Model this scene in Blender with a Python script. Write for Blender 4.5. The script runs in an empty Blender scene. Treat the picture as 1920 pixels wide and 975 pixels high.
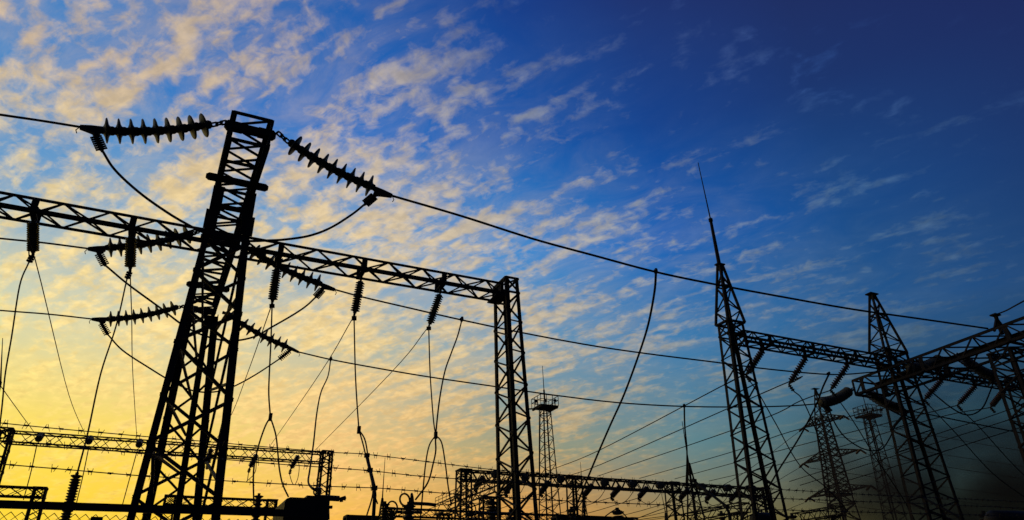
import bpy, bmesh, math, random
from mathutils import Vector, Matrix, Quaternion
random.seed(7)
V = Vector
sc = bpy.context.scene
COL = sc.collection
# ------------------------------------------------------------------ camera
YAW, PIT, ROLL, F = 0.453260788, 0.474729186, -0.0248271511, 1316.82408
CAM = V((0, 0, 1.6))
cy, sy, cp, sp = math.cos(YAW), math.sin(YAW), math.cos(PIT), math.sin(PIT)
FWD = V((sy * cp, cy * cp, sp)); RIGHT = V((cy, -sy, 0)); UP = RIGHT.cross(FWD)
cr, sr = math.cos(ROLL), math.sin(ROLL)
R2 = RIGHT * cr + UP * sr; U2 = UP * cr - RIGHT * sr
cam_d = bpy.data.cameras.new('camera'); cam = bpy.data.objects.new('camera', cam_d); COL.objects.link(cam)
M = Matrix.Identity(4)
for i in range(3):
    M[i][0], M[i][1], M[i][2], M[i][3] = R2[i], U2[i], -FWD[i], CAM[i]
cam.matrix_world = M
cam_d.sensor_width = 36; cam_d.lens = F / 1920 * 36; cam_d.clip_end = 6000; cam_d.clip_start = 0.05
sc.camera = cam
sc.view_settings.view_transform = 'Standard'; sc.view_settings.look = 'None'
sc.view_settings.exposure = 0; sc.view_settings.gamma = 1

def ray(px, py): return FWD + R2 * ((px - 960) / F) - U2 * ((py - 487.5) / F)
def at(px, py, Y):
    d = ray(px, py); return CAM + d * (Y / d.y)
def atx(px, py, X):
    d = ray(px, py); return CAM + d * (X / d.x)
def atz(px, py, z):
    d = ray(px, py); return CAM + d * ((z - CAM.z) / d.z)

# ------------------------------------------------------------------ materials
def lin(c):
    return tuple(((v / 255) / 12.92 if v / 255 <= .04045 else ((v / 255 + .055) / 1.055) ** 2.4) for v in c)
def mat(name, c1, c2, scale, rough=.6, metal=0, spec=.3, translucent=None, bump=0.0, tmix=.3):
    m = bpy.data.materials.new(name); m.use_nodes = True
    nt = m.node_tree; N = nt.nodes; L = nt.links; b = N['Principled BSDF']
    tc = N.new('ShaderNodeTexCoord'); no = N.new('ShaderNodeTexNoise'); no.inputs['Scale'].default_value = scale
    no.inputs['Detail'].default_value = 6; L.new(tc.outputs['Object'], no.inputs['Vector'])
    r = N.new('ShaderNodeValToRGB'); r.color_ramp.elements[0].position = .35; r.color_ramp.elements[1].position = .68
    r.color_ramp.elements[0].color = (*c1, 1); r.color_ramp.elements[1].color = (*c2, 1)
    L.new(no.outputs['Fac'], r.inputs['Fac']); L.new(r.outputs['Color'], b.inputs['Base Color'])
    b.inputs['Roughness'].default_value = rough; b.inputs['Metallic'].default_value = metal
    b.inputs['Specular IOR Level'].default_value = spec
    if bump:
        bu = N.new('ShaderNodeBump'); bu.inputs['Strength'].default_value = bump; bu.inputs['Distance'].default_value = .01
        L.new(no.outputs['Fac'], bu.inputs['Height']); L.new(bu.outputs['Normal'], b.inputs['Normal'])
    if translucent:
        t = N.new('ShaderNodeBsdfTranslucent'); t.inputs['Color'].default_value = (*translucent, 1)
        mx = N.new('ShaderNodeMixShader'); mx.inputs[0].default_value = tmix
        out = N['Material Output']
        L.new(b.outputs[0], mx.inputs[1]); L.new(t.outputs[0], mx.inputs[2]); L.new(mx.outputs[0], out.inputs['Surface'])
    return m
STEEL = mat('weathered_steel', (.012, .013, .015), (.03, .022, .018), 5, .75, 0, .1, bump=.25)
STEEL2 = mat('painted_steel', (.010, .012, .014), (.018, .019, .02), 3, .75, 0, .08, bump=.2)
WIRE = mat('oxidised_conductor', (.012, .012, .012), (.022, .021, .02), 9, .8, 0, .05)
GLASS = mat('green_insulator_glass', (.012, .02, .017), (.02, .03, .025), 4, .5, 0, .12, translucent=(.05, .08, .06), tmix=.08)
FOGGLASS = mat('olive_insulator_glass', (.05, .06, .04), (.09, .1, .07), 4, .3, 0, .4, translucent=(.26, .30, .2), tmix=.5)
PORC = mat('brown_porcelain', (.03, .016, .012), (.045, .025, .018), 6, .35, 0, .4)
GREY_INS = mat('grey_glazed_insulator', (.04, .045, .042), (.065, .07, .063), 8, .45, 0, .3, translucent=(.06, .075, .06))
FIT = mat('cast_fitting', (.012, .012, .013), (.025, .024, .023), 14, .65, 0, .15)
TANK = mat('tank_paint', (.008, .009, .009), (.014, .015, .015), 2.5, .65, 0, .15, bump=.15)
GRAVEL = mat('gravel', (.09, .085, .075), (.2, .19, .17), 30, .95, 0, .1, bump=.6)
GALV = mat('rusty_wire', (.02, .016, .014), (.035, .028, .024), 20, .7, 0, .2)

# ------------------------------------------------------------------ mesh builder
OFF = {}
class MB:
    def __init__(s): s.v = []; s.f = []
    def box8(s, p):
        n = len(s.v); s.v += p
        s.f += [(n, n+3, n+2, n+1), (n+4, n+5, n+6, n+7), (n, n+1, n+5, n+4), (n+1, n+2, n+6, n+5), (n+2, n+3, n+7, n+6), (n+3, n, n+4, n+7)]
    def frame(s, a, b, ref=None):
        d = (b - a).normalized()
        ref = ref or (V((0, 0, 1)) if abs(d.z) < .9 else V((0, 1, 0)))
        u = d.cross(ref).normalized(); w = u.cross(d).normalized()
        return d, u, w
    def bar(s, a, b, w, h=None, ref=None):
        h = h or w; a = V(a); b = V(b)
        if (b - a).length < 1e-5: return
        d, u, v = s.frame(a, b, ref); u = u * w / 2; v = v * h / 2
        s.box8([a-u-v, a+u-v, a+u+v, a-u+v, b-u-v, b+u-v, b+u+v, b-u+v])
    def angle(s, a, b, w, t, u, v):
        """rolled L-section from a to b: one flange along u, one along v"""
        a = V(a); b = V(b); d = (b - a).normalized()
        u = V(u); u = (u - d * u.dot(d)).normalized(); v = V(v); v = (v - d * v.dot(d)).normalized()
        for e, g in ((u * w, v * t), (u * t, v * w)):
            s.box8([a, a+e, a+e+g, a+g, b, b+e, b+e+g, b+g])
    def box(s, c, sx, sy_, sz):
        c = V(c); x, y, z = sx/2, sy_/2, sz/2
        s.box8([c+V(p) for p in ((-x,-y,-z),(x,-y,-z),(x,y,-z),(-x,y,-z),(-x,-y,z),(x,-y,z),(x,y,z),(-x,y,z))])
    def tube(s, pts, r, n=6, taper=None):
        pts = [V(p) for p in pts]; base = len(s.v); m = len(pts); u = None
        for i, p in enumerate(pts):
            d = (pts[min(i+1, m-1)] - pts[max(i-1, 0)]).normalized()
            if u is None: _, u, _ = s.frame(p, p + d)
            u = (u - d * u.dot(d)).normalized(); w = d.cross(u)
            rr = r if taper is None else r + (taper - r) * i / (m - 1)
            for k in range(n):
                a = 2 * math.pi * k / n; s.v.append(p + (u * math.cos(a) + w * math.sin(a)) * rr)
        for i in range(m - 1):
            for k in range(n):
                k2 = (k + 1) % n; s.f.append((base+i*n+k, base+i*n+k2, base+(i+1)*n+k2, base+(i+1)*n+k))
        s.f.append(tuple(base+k for k in reversed(range(n)))); s.f.append(tuple(base+(m-1)*n+k for k in range(n)))
    def lathe(s, p, axis, prof, n=16, scale=1.0):
        """prof = [(r, z)...] turned about axis through p"""
        p = V(p); axis = V(axis).normalized(); _, u, w = s.frame(p, p + axis); base = len(s.v)
        for r, z in prof:
            for k in range(n):
                a = 2 * math.pi * k / n; s.v.append(p + axis * z * scale + (u * math.cos(a) + w * math.sin(a)) * max(r, .0005) * scale)
        for i in range(len(prof) - 1):
            for k in range(n):
                k2 = (k + 1) % n; s.f.append((base+i*n+k, base+i*n+k2, base+(i+1)*n+k2, base+(i+1)*n+k))
        s.f.append(tuple(base+k for k in reversed(range(n)))); s.f.append(tuple(base+(len(prof)-1)*n+k for k in range(n)))
    def ring(s, c, axis, R, r, n=18, a0=0, a1=2*math.pi):
        c = V(c); _, u, w = s.frame(c, c + V(axis))
        s.tube([c + (u * math.cos(a0 + (a1-a0)*i/n) + w * math.sin(a0 + (a1-a0)*i/n)) * R for i in range(n + 1)], r, 6)
    def prism(s, poly, t):
        """flat plate from 3D polygon, thickened by vector t both ways"""
        n = len(s.v); m = len(poly); t = V(t)
        s.v += [V(p) - t for p in poly] + [V(p) + t for p in poly]
        s.f += [tuple(n+i for i in reversed(range(m))), tuple(n+m+i for i in range(m))]
        for i in range(m):
            j = (i + 1) % m; s.f.append((n+i, n+j, n+m+j, n+m+i))
    def build(s, name, m, parent=None, origin=None, smooth=False):
        off = OFF[parent.name] if parent else V(origin if origin is not None else (0, 0, 0))
        me = bpy.data.meshes.new(name); me.from_pydata([tuple(v - off) for v in s.v], [], s.f); me.materials.append(m)
        bm = bmesh.new(); bm.from_mesh(me); bmesh.ops.recalc_face_normals(bm, faces=bm.faces); bm.to_mesh(me); bm.free()
        if smooth:
            for p in me.polygons: p.use_smooth = True
            me.set_sharp_from_angle(angle=math.radians(40))
        o = bpy.data.objects.new(name, me); COL.objects.link(o)
        if parent: o.parent = parent
        else: o.location = off
        OFF[o.name] = off
        return o
def thing(name, loc, label, cat, group=None):
    o = bpy.data.objects.new(name, None); COL.objects.link(o); o.location = V(loc); o.empty_display_size = .2
    OFF[o.name] = V(loc); return tag(o, label, cat, group)
def tag(o, label=None, cat=None, group=None, kind=None):
    if label: o['label'] = label
    if cat: o['category'] = cat
    if group: o['group'] = group
    if kind: o['kind'] = kind
    return o
def lerp(a, b, t): return V(a) * (1 - t) + V(b) * t
def spline(pts, sub=6):
    pts = [V(p) for p in pts]
    if len(pts) == 2: return [lerp(pts[0], pts[1], i / 8) for i in range(9)]
    out = []; P = [pts[0] * 2 - pts[1]] + pts + [pts[-1] * 2 - pts[-2]]
    for i in range(1, len(P) - 2):
        a, b, c, d = P[i-1], P[i], P[i+1], P[i+2]
        for k in range(sub):
            t = k / sub
            out.append(.5 * (2*b + (c - a)*t + (2*a - 5*b + 4*c - d)*t*t + (3*b - a - 3*c + d)*t*t*t))
    out.append(pts[-1]); return out
def pxs(pts, Y0, Y1=None):
    """points of a cable seen at these pixels, its depth running evenly from Y0 to Y1"""
    Y1 = Y0 if Y1 is None else Y1; n = len(pts)
    return [at(x, y, Y0 + (Y1 - Y0) * i / (n - 1)) for i, (x, y) in enumerate(pts)]
def wire(pts, r, label, name='conductor', cat='cable', group=None, m=None, clamps=(), n=6):
    P = spline(pts); mb = MB(); mb.tube(P, r, n)
    o = mb.build(name, m or WIRE, None, P[0], smooth=True); tag(o, label, cat, group)
    for p, d, s in clamps:
        c = MB(); p = V(p); d = V(d).normalized(); c.bar(p - d*s, p + d*s, s*.7); c.bar(p - d*s*.4, p + d*s*.2, s*1.1)
        c.build('clamp', FIT, o)
    return o

# ------------------------------------------------------------------ lattice work
def zigzag(mb, a0, a1, b0, b1, n, w, cross=False, horiz=False, flip=False, h=None):
    """bracing between two chords a and b"""
    for i in range(n):
        t0, t1 = i / n, (i + 1) / n
        A0, A1, B0, B1 = lerp(a0, a1, t0), lerp(a0, a1, t1), lerp(b0, b1, t0), lerp(b0, b1, t1)
        k = (i % 2 == 0) != flip
        mb.bar(*((A0, B1) if k else (B0, A1)), w, h)
        if cross: mb.bar(*((B0, A1) if k else (A0, B1)), w * .96, h)
        if horiz: mb.bar(A1, B1, w * .9, h)
def beam(parent, a, b, side, up, n, cw, lw, name='crossbeam', m=None, cross=False, plates=()):
    """box lattice girder: a,b = ends of its lower near chord; side, up = vectors to the other chords"""
    m = m or STEEL; a, b, side, up = V(a), V(b), V(side), V(up)
    C = [(a, b), (a + side, b + side), (a + side + up, b + side + up), (a + up, b + up)]
    mb = MB()
    for i in range(4):
        (p0, p1), (q0, q1) = C[i], C[(i + 1) % 4]
        zigzag(mb, p0, p1, q0, q1, n, lw, cross=cross, flip=bool(i % 2))
        mb.bar(p0, q0, lw * 1.3); mb.bar(p1, q1, lw * 1.3)
    for t in plates:
        c0 = lerp(a, b, t); d = (b - a).normalized() * .055
        for k in range(2):
            q = c0 + side * k
            mb.prism([q - d, q + d, q + up + d, q + up - d], side.normalized() * .014)
        mb.bar(c0 - side * .1, c0 + side * 1.1, .1, .03)
    o = mb.build(name, m, parent)
    cdir = (side.normalized(), up.normalized())
    for i, (p0, p1) in enumerate(C):
        c = MB(); u = cdir[0] * (1 if i in (0, 3) else -1); v = cdir[1] * (1 if i in (0, 1) else -1)
        c.angle(p0 - u*cw*.3 - v*cw*.3, p1 - u*cw*.3 - v*cw*.3, cw, cw * .16, u, v); c.build('chord', m, o)
    return o
def column(parent, cx, cy_, z0, z1, hx, hy, n, lw, bw, m=None, whole=True, cross_top=True, lean=0.0):
    """four-legged lattice mast. hx, hy = (half width at z0, at z1). whole: the bracing is a part called column that carries the legs"""
    m = m or STEEL
    K = [(-1, -1), (1, -1), (1, 1), (-1, 1)]
    L = [(V((cx + lean + a*hx[0], cy_ + b*hy[0], z0)), V((cx + a*hx[1], cy_ + b*hy[1], z1))) for a, b in K]
    mb = MB()
    for i in range(4):
        (p0, p1), (q0, q1) = L[i], L[(i + 1) % 4]
        zigzag(mb, p0, p1, q0, q1, n, bw, flip=bool(i % 2))
        mb.bar(p1, q1, bw * 1.3)
        t = (n - 1) / n
        mb.bar(lerp(p0, p1, t), lerp(q0, q1, t), bw * 1.2)
        if cross_top: mb.bar(lerp(p0, p1, t), q1, bw * .9)
    for i in (0, 1): mb.bar(L[i][1], L[i + 2][1], bw)
    for (p0, p1) in L: mb.box(p0 + V((0, 0, .02)), lw * 2.6, lw * 2.6, .04)
    o = mb.build('column' if whole else 'bracing', m, parent)
    for i, (p0, p1) in enumerate(L):
        c = MB(); a, b = K[i]
        c.angle(p0, p1, lw, lw * .14, (-a, 0, 0), (0, -b, 0)); c.build('leg', m, o if whole else parent)
    return o
def spire(parent, cx, cy_, z0, z1, hx, hy, n, lw, bw, name='spire', plate=.16):
    apex = V((cx, cy_, z1)); K = [(-1, -1), (1, -1), (1, 1), (-1, 1)]
    mb = MB(); L = [(V((cx + a*hx, cy_ + b*hy, z0)), apex + V((a*.045, b*.045, 0))) for a, b in K]
    for i in range(4):
        mb.bar(*L[i], lw)
        (p0, p1), (q0, q1) = L[i], L[(i + 1) % 4]
        zigzag(mb, p0, p1, q0, q1, n, bw, flip=bool(i % 2))
        mb.bar(lerp(p0, p1, .62), lerp(q0, q1, .62), bw * 1.2)
        mb.bar(p0, q0, bw * 1.4)
    mb.box(apex, plate * 1.6, plate, .035)
    return mb.build(name, STEEL, parent)

# ------------------------------------------------------------------ insulators
def disc_mesh(name, prof, m, n=20):
    mb = MB(); mb.lathe((0, 0, 0), (0, 0, 1), prof, n); o = mb.build(name, m, None, smooth=True)
    me = o.data; bpy.data.objects.remove(o); return me
DISC = disc_mesh('cap_and_pin_disc', [(.05, -.30), (.13, -.29), (.18, -.2), (.18, -.1), (.25, -.06), (.40, -.035), (.48, -.012), (.5, .012), (.47, .045), (.38, .06), (.26, .085), (.16, .13), (.12, .26), (.05, .28)], GLASS, 24)
FOG = disc_mesh('fog_shed', [(.1, -.19), (.27, -.17), (.29, -.06), (.42, .0), (.5, .07), (.49, .11), (.4, .08), (.29, .11), (.25, .19), (.1, .2)], FOGGLASS)
BELL = disc_mesh('bell_shed', [(.1, -.2), (.24, -.18), (.27, -.06), (.44, -.01), (.5, .06), (.48, .11), (.34, .08), (.24, .12), (.2, .2), (.1, .2)], PORC, 14)
PALE = disc_mesh('pale_shed', [(.1, -.2), (.24, -.18), (.27, -.06), (.44, -.01), (.5, .06), (.48, .11), (.34, .08), (.24, .12), (.2, .2), (.1, .2)], GREY_INS, 16)
def put_disc(me, p, axis, dia, parent, name='insulator_disc'):
    o = bpy.data.objects.new(name, me); COL.objects.link(o); o.parent = parent
    o.location = V(p) - OFF[parent.name]; o.rotation_mode = 'QUATERNION'
    o.rotation_quaternion = V((0, 0, 1)).rotation_difference(V(axis).normalized()); o.scale = (dia,) * 3
    return o
def chain(mb, a, b, r, n=3):
    a = V(a); b = V(b); d = b - a; _, u, w = mb.frame(a, b)
    for i in range(n):
        c = a + d * ((i + .5) / n); l = d.length / n * .62; e = (u if i % 2 else w) * r * 1.5; dd = d.normalized() * l
        mb.bar(c - dd + e, c + dd + e, r); mb.bar(c - dd - e, c + dd - e, r)
        mb.bar(c - dd - e, c - dd + e, r * 1.3); mb.bar(c + dd - e, c + dd + e, r * 1.3)
def tension_string(anchor, d0, d1, end, wire0, fit0, fit1, n, dia, label, group, me=DISC, sag=.06):
    """chain of discs from anchor to a dead-end clamp, with a ribbed jumper fitting fit0-fit1"""
    t = thing('insulator_string', anchor, label, 'insulator', group)
    mb = MB(); chain(mb, anchor, d0 + (d0 - d1).normalized() * dia * .3, dia * .055); mb.build('link', FIT, t)
    for i in range(n):
        k = i / (n - 1); s = sag * 4 * k * (1 - k); p = lerp(d0, d1, k) - V((0, 0, s))
        ax = (d1 - d0) + V((0, 0, -sag * 4 * (1 - 2*k))); put_disc(me, p, ax, dia, t)
    mb = MB(); u = (wire0 - d1).normalized(); th = V((0, dia * .09, 0)); z = V((0, 0, 1))
    mb.tube([d1, end, end + (wire0 - end) * .2], dia * .09, 8)
    mb.prism([end + z*dia*.12, lerp(end, wire0, .5) + z*dia*.1, wire0 + z*.02, wire0 - z*.03, lerp(fit0, wire0, .3) - z*dia*.02, fit0 + (fit0 - wire0).normalized()*dia*.15, end - z*dia*.12], th)
    mb.tube([wire0, wire0 + u*dia*.1 - z*dia*.16, wire0 + u*dia*.04 - z*dia*.3], dia*.02, 5)
    mb.build('dead_end_clamp', FIT, t)
    mb = MB(); mb.tube([fit0, fit1], dia * .09, 8); d = fit1 - fit0; _, e, w = mb.frame(fit0, fit1)
    for i in range(7):
        c = lerp(fit0, fit1, (i + 1.2) / 7.6)
        mb.bar(c - e*dia*.2, c + e*dia*.2, dia*.055); mb.bar(c - w*dia*.2, c + w*dia*.2, dia*.055)
    mb.build('jumper_clamp', FIT, t)
    return t
def hung_string(top, bottom, n, dia, label, group, me=FOG, plate=None, clampdir=None, detailed=True):
    top, bottom = V(top), V(bottom); d = bottom - top; L = d.length; u = d / L
    t = thing('insulator_string', top, label, 'insulator', group)
    mb = MB(); mb.tube([top, top + u*L*.08], dia*.12, 6)
    if plate is not None: mb.bar(V(plate), top + u*L*.02, dia*.28, dia*.22)
    mb.build('hanger', FIT, t)
    if detailed:
        for i in range(n): put_disc(me, top + u*L*(.07 + .8*(i + .5)/n), u, dia, t)
    else:
        mb = MB(); pr = []
        for i in range(n):
            z0 = L*(.06 + .82*i/n); s = L*.82/n; pr += [(dia*.3, z0), (dia*.5, z0 + s*.45), (dia*.5, z0 + s*.6), (dia*.3, z0 + s*.75)]
        mb.lathe(top, u, pr, 10); mb.build('shed_stack', me.materials[0], t, smooth=True)
    mb = MB(); c = top + u*L*.86; mb.tube([c, bottom], dia*.13, 6); mb.bar(c + u*L*.02, c + u*L*.07, dia*.34)
    if clampdir is not None:
        q = V(clampdir); mb.tube([bottom, q], dia*.14, 6); _, e, w = mb.frame(bottom, q)
        for i in range(3):
            cc = lerp(bottom, q, (i + .8) / 3.4); mb.bar(cc - e*dia*.25, cc + e*dia*.25, dia*.16); mb.bar(cc - w*dia*.25, cc + w*dia*.25, dia*.16)
    mb.build('clamp', FIT, t)
    return t

# ------------------------------------------------------------------ ground
mb = MB(); S = 1500
mb.v += [V((-S, -S, 0)), V((S, -S, 0)), V((S, S, 0)), V((-S, S, 0))]; mb.f.append((0, 1, 2, 3))
tag(mb.build('ground', GRAVEL), kind='structure')
def root_beam(name, a, b, side, up, n, cw, lw, label, cat, plates=(), m=None):
    t = thing(name, lerp(a, b, .5), label, cat)
    o = beam(t, a, b, side, up, n, cw, lw, 'lacing', m, plates=plates)
    for c in list(o.children): c.parent = t
    return t
# ================================================================== the big tower at the left
T = thing('lattice_tower', (.2, 15.7, 0), 'big dark lattice tower at left with a long arm above its two front legs', 'tower')
FLx = lambda z: -.13 - .050 * (9 - z)
FRx = lambda z: .555 + .054 * (9 - z)
RLx = lambda z: -.30 - .008 * (9 - z)
RRx = lambda z: .48 + .080 * (9 - z)
RPx = lambda z: .15 + .030 * (9 - z)
FY, RY = 12.4, 19.0
def leg(x, y, w, u, v, ztop=9.0):
    mb = MB(); mb.angle((x(0), y, 0), (x(ztop), y, ztop), w, .022, u, v)
    mb.box((x(0), y, .02), .34, .34, .04)
    mb.build('leg', STEEL2, T)
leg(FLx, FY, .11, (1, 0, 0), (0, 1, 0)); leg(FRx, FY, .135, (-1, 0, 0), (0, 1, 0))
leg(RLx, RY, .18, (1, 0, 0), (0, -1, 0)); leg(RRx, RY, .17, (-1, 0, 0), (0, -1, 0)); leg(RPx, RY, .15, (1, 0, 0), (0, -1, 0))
mb = MB()
zr = [.2, 1.0, 1.8, 2.6, 3.4, 4.2, 5.0, 5.9, 6.55, 7.25, 7.95]     # front face
side = 1
for i in range(len(zr) - 1):
    a, b = (FLx, FRx) if i % 2 else (FRx, FLx)
    mb.bar((a(zr[i]) , FY + .01, zr[i]), (b(zr[i+1]), FY + .01, zr[i+1]), .075, .05)
for i in range(len(zr) - 1):                                      # counter diagonals make the crosses
    a, b = (FRx, FLx) if i % 2 else (FLx, FRx)
    mb.bar((a(zr[i]), FY + .06, zr[i]), (b(zr[i+1]), FY + .06, zr[i+1]), .05, .045)
for z in (8.02, 8.62): mb.bar((FLx(z), FY + .02, z), (FRx(z), FY + .02, z), .1, .06)
for i in range(16):                                              # rear face
    z0, z1 = i * .555 + .1, i * .555 + .655
    p, q = (RLx, RPx) if i % 2 else (RPx, RLx); mb.bar((p(z0), RY - .02, z0), (q(z1), RY - .02, z1), .05)
    p, q = (RRx, RPx) if i % 2 else (RPx, RRx); mb.bar((p(z0), RY - .02, z0), (q(z1), RY - .02, z1), .05)
zz = [.2, 1.9, 3.6, 5.3, 7.0, 8.6]                                # right side, and a few ties on the left one
for i in range(len(zz) - 1):
    for (x0, y0, x1, y1) in ((FRx, FY, RRx, RY), (RRx, RY, FRx, FY)):
        mb.bar((x0(zz[i]) - .03, y0, zz[i]), (x1(zz[i+1]) - .03, y1, zz[i+1]), .055, .045)
for z in (4.4, 8.0): mb.bar((FLx(z) + .05, FY, z), (RLx(z) + .1, RY, z), .06)
for i in range(9):                                                # diagonals between the two frames
    z0 = .5 + i * .9
    mb.bar((FLx(z0) + .06, FY + .1, z0), (RPx(z0 + .8), RY - .1, z0 + .8), .045)
mb.build('bracing', STEEL2, T)
for x, s in ((FLx, 1), (FRx, -1)):
    mb = MB(); mb.box((x(8.75) + s*.07, FY - .012, 8.72), .2, .02, .62); mb.box((x(8.3) + s*.06, FY - .014, 8.3), .22, .024, .4)
    mb.build('splice_plate', STEEL2, T)
ya, yb = 10.72, 19.5
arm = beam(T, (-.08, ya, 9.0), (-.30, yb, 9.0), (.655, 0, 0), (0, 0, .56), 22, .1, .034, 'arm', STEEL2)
xl = lambda y: -.08 - .22 * (y - ya) / (yb - ya)
for y, z, h, ext in ((10.78, 9.3, .13, .10), (11.98, 8.95, .09, .22), (14.8, 9.15, .12, .08), (17.0, 8.95, .09, .16), (19.2, 9.2, .12, .06)):
    a, b = V((xl(y) - ext, y, z)), V((xl(y) + .655 + ext, y, z)); mb = MB()
    mb.bar(a + V((ext*.7, 0, 0)), b - V((ext*.7, 0, 0)), .11, h)
    for p, s in ((a, 1), (b, -1)):
        mb.prism([p + V((0, 0, h*.3)), p + V((s*.05, 0, h*.75)), p + V((s*.3, 0, h*.75)), p + V((s*.3, 0, -h*.75)), p + V((s*.05, 0, -h*.75)), p - V((0, 0, h*.3))], (0, .03, 0))
    mb.build('anchor_plate', STEEL2, arm)
mb = MB()
for y in (11.4, 12.4, 13.5, 14.2, 15.6, 16.2, 17.8): mb.bar((xl(y), y, 8.98), (xl(y) + .655, y, 8.98), .05, .04)
for q in (0, .655): mb.bar((xl(11) + q, ya, 8.94), (xl(19) + q - .02, yb, 8.94), .03, .02)
mb.build('cross_tie', STEEL2, arm)

# ---- its conductors: three phases, a string each side of the arm
G_T = 'tension insulator strings on the big left tower'
PH = [
 dict(Y=10.75, n=9, dia=.41, la=(424,229), l0=(383,235), l1=(201,245), le=(190,244), lw=(150,238), lf=(178,252), lg=(191,281),
      ra=(521,249), r0=(553,273), r1=(692,348), re=(702,355), rw=(735,367), rf=(704,366), rg=(685,382)),
 dict(Y=14.8, n=9, dia=.41, la=(372,434), l0=(351,440), l1=(208,464), le=(199,466), lw=(165,466), lf=(184,473), lg=(197,497),
      ra=(468,466), r0=(477,473), r1=(595,530), re=(603,535), rw=(628,543), rf=(606,541), rg=(592,557)),
 dict(Y=19.2, n=9, dia=.41, la=(345,574), l0=(325,578), l1=(208,598), le=(200,599), lw=(172,598), lf=(189,604), lg=(202,627),
      ra=(418,586), r0=(432,592), r1=(533,648), re=(539,651), rw=(560,660), rf=(545,656), rg=(524,673))]
LBL = ['topmost', 'middle', 'lowest']
for i, p in enumerate(PH):
    A = lambda k: at(*p[k], p['Y'])
    tension_string(A('la'), A('l0'), A('l1'), A('le'), A('lw'), A('lf'), A('lg'), p['n'], p['dia'],
        ['highest disc insulator string, pulling left from the top end of the big tower arm',
         'disc insulator string left of the big tower, overlapping the gantry crossbeam',
         'lowest of the disc insulator strings on the left side of the big tower'][i], G_T)
    tension_string(A('ra'), A('r0'), A('r1'), A('re'), A('rw'), A('rf'), A('rg'), p['n'], p['dia'],
        ['long slanting disc insulator string right of the big tower top against blue sky',
         'disc insulator string slanting down across the gantry crossbeam right of the big tower',
         'lowest disc insulator string right of the big tower, slanting down over yellow sky'][i], G_T)
W1 = [(735,367),(865,405),(1000,448),(1110,478),(1230,510),(1340,533),(1480,559),(1600,580),(1720,597),(1852,616)]
W2 = [(628,543),(680,557),(770,578),(866,600),(985,625),(1110,648),(1220,664),(1340,679),(1440,692),(1554,702),(1622,699),(1702,690)]
W3 = [(560,660),(620,674),(700,689),(800,706),(930,725),(1040,741),(1160,755),(1283,762),(1400,763),(1480,761),(1536,757)]
def left_wire(pts, Y):
    P = pxs(pts, Y); d = P[0] - P[1]; return [P[0] + d * 14 + V((0, 0, .7)), P[0] + d * 5] + P
GW = 'conductors of the high line'
wire(left_wire([(0,215),(75,226),(150,238)], 10.75), .019, 'highest wire at upper left, running from the picture edge to the topmost insulator string', group=GW)
wire(left_wire([(0,447),(80,455),(165,466)], 14.8), .018, 'wire at left edge just below the gantry beam, running to the middle insulator string', group=GW)
wire(left_wire([(0,582),(90,589),(172,598)], 19.2), .018, 'wire at left edge leading to the lowest left insulator string', group=GW)
P1 = pxs(W1, 10.75, 9.75); P2 = pxs(W2, 14.8, 12.6); P3 = pxs(W3, 19.2, 14.7)
wire(P1, .022, 'longest and highest wire crossing the blue sky from big tower to right edge girder', group=GW)
wire(P2, .019, 'middle of the three long wires running right from the big tower', group=GW)
wire(P3, .02, 'lowest of the three long wires running right from the big tower', group=GW)
GJ = 'jumper loops'
def J(i, pts, label):
    p = PH[i]; return wire(pxs([p['lg']] + pts + [p['rg']], p['Y']), .02, label, 'jumper_cable', 'cable', GJ)
J(0, [(215,318),(260,360),(310,396),(350,420),(385,437),(425,449),(465,452),(500,451),(535,449),(580,442),(620,427),(660,402)], 'longest slack jumper loop, hanging under the topmost strings of the big tower')
J(1, [(240,533),(300,577),(345,611),(385,630),(430,639),(475,632),(510,613),(550,590),(575,573)], 'middle slack jumper loop passing behind the legs of the big tower')
J(2, [(230,657),(280,690),(320,714),(360,732),(400,735),(437,725),(480,702)], 'lowest slack jumper loop passing behind the legs of the big tower')

# ================================================================== first gantry
G1 = thing('lattice_gantry', (.3, 13.3, 0), 'near lattice gantry with a long crossbeam from left edge to a four-legged column', 'gantry')
HX = [(62, 412, 62, 478), (246, 440, 244, 508), (520, 500, 510, 570), (677, 523, 664, 592), (826, 548, 804, 612)]
x0, x1 = -5.9, 6.08
hp = []
for (a, b, c, d) in HX: hp.append(at(a, b, 13.3))
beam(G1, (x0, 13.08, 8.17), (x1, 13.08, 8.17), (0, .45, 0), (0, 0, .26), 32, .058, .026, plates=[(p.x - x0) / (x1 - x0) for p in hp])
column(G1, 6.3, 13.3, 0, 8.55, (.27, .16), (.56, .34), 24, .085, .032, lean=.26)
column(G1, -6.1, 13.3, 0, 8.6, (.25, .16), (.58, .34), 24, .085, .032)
mb = MB(); mb.box((6.1, 13.3, 8.13), .3, .55, .03); mb.box((6.11, 13.3, 8.3), .04, .5, .31); mb.build('bracket', STEEL, G1)
GH = 'insulator strings hanging from the near gantry beam'
HL = ['leftmost hanging insulator string on the near gantry beam, close to the left picture edge',
      'hanging insulator string left of the big tower, crossed by a horizontal disc string',
      'hanging insulator string just right of the big tower, beneath the near crossbeam',
      'hanging insulator string at the middle of the crossbeam right of the big tower',
      'hanging insulator string nearest the column of the near gantry']
CL = [(54, 492), (238, 523), (510, 577), (664, 601), (804, 619)]
hung_b = []
for k, (a, b, c, d) in enumerate(HX):
    top = hp[k]; bot = at(c, d, 13.3 + (.12 if k < 2 else .42)); hung_b.append(bot)
    hung_string(top, bot, 13, .195, HL[k], GH, plate=V((top.x, 13.3, 8.38)), clampdir=at(*CL[k], bot.y + .03))
cl = [at(*CL[k], hung_b[k].y + .03) for k in range(5)]
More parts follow.
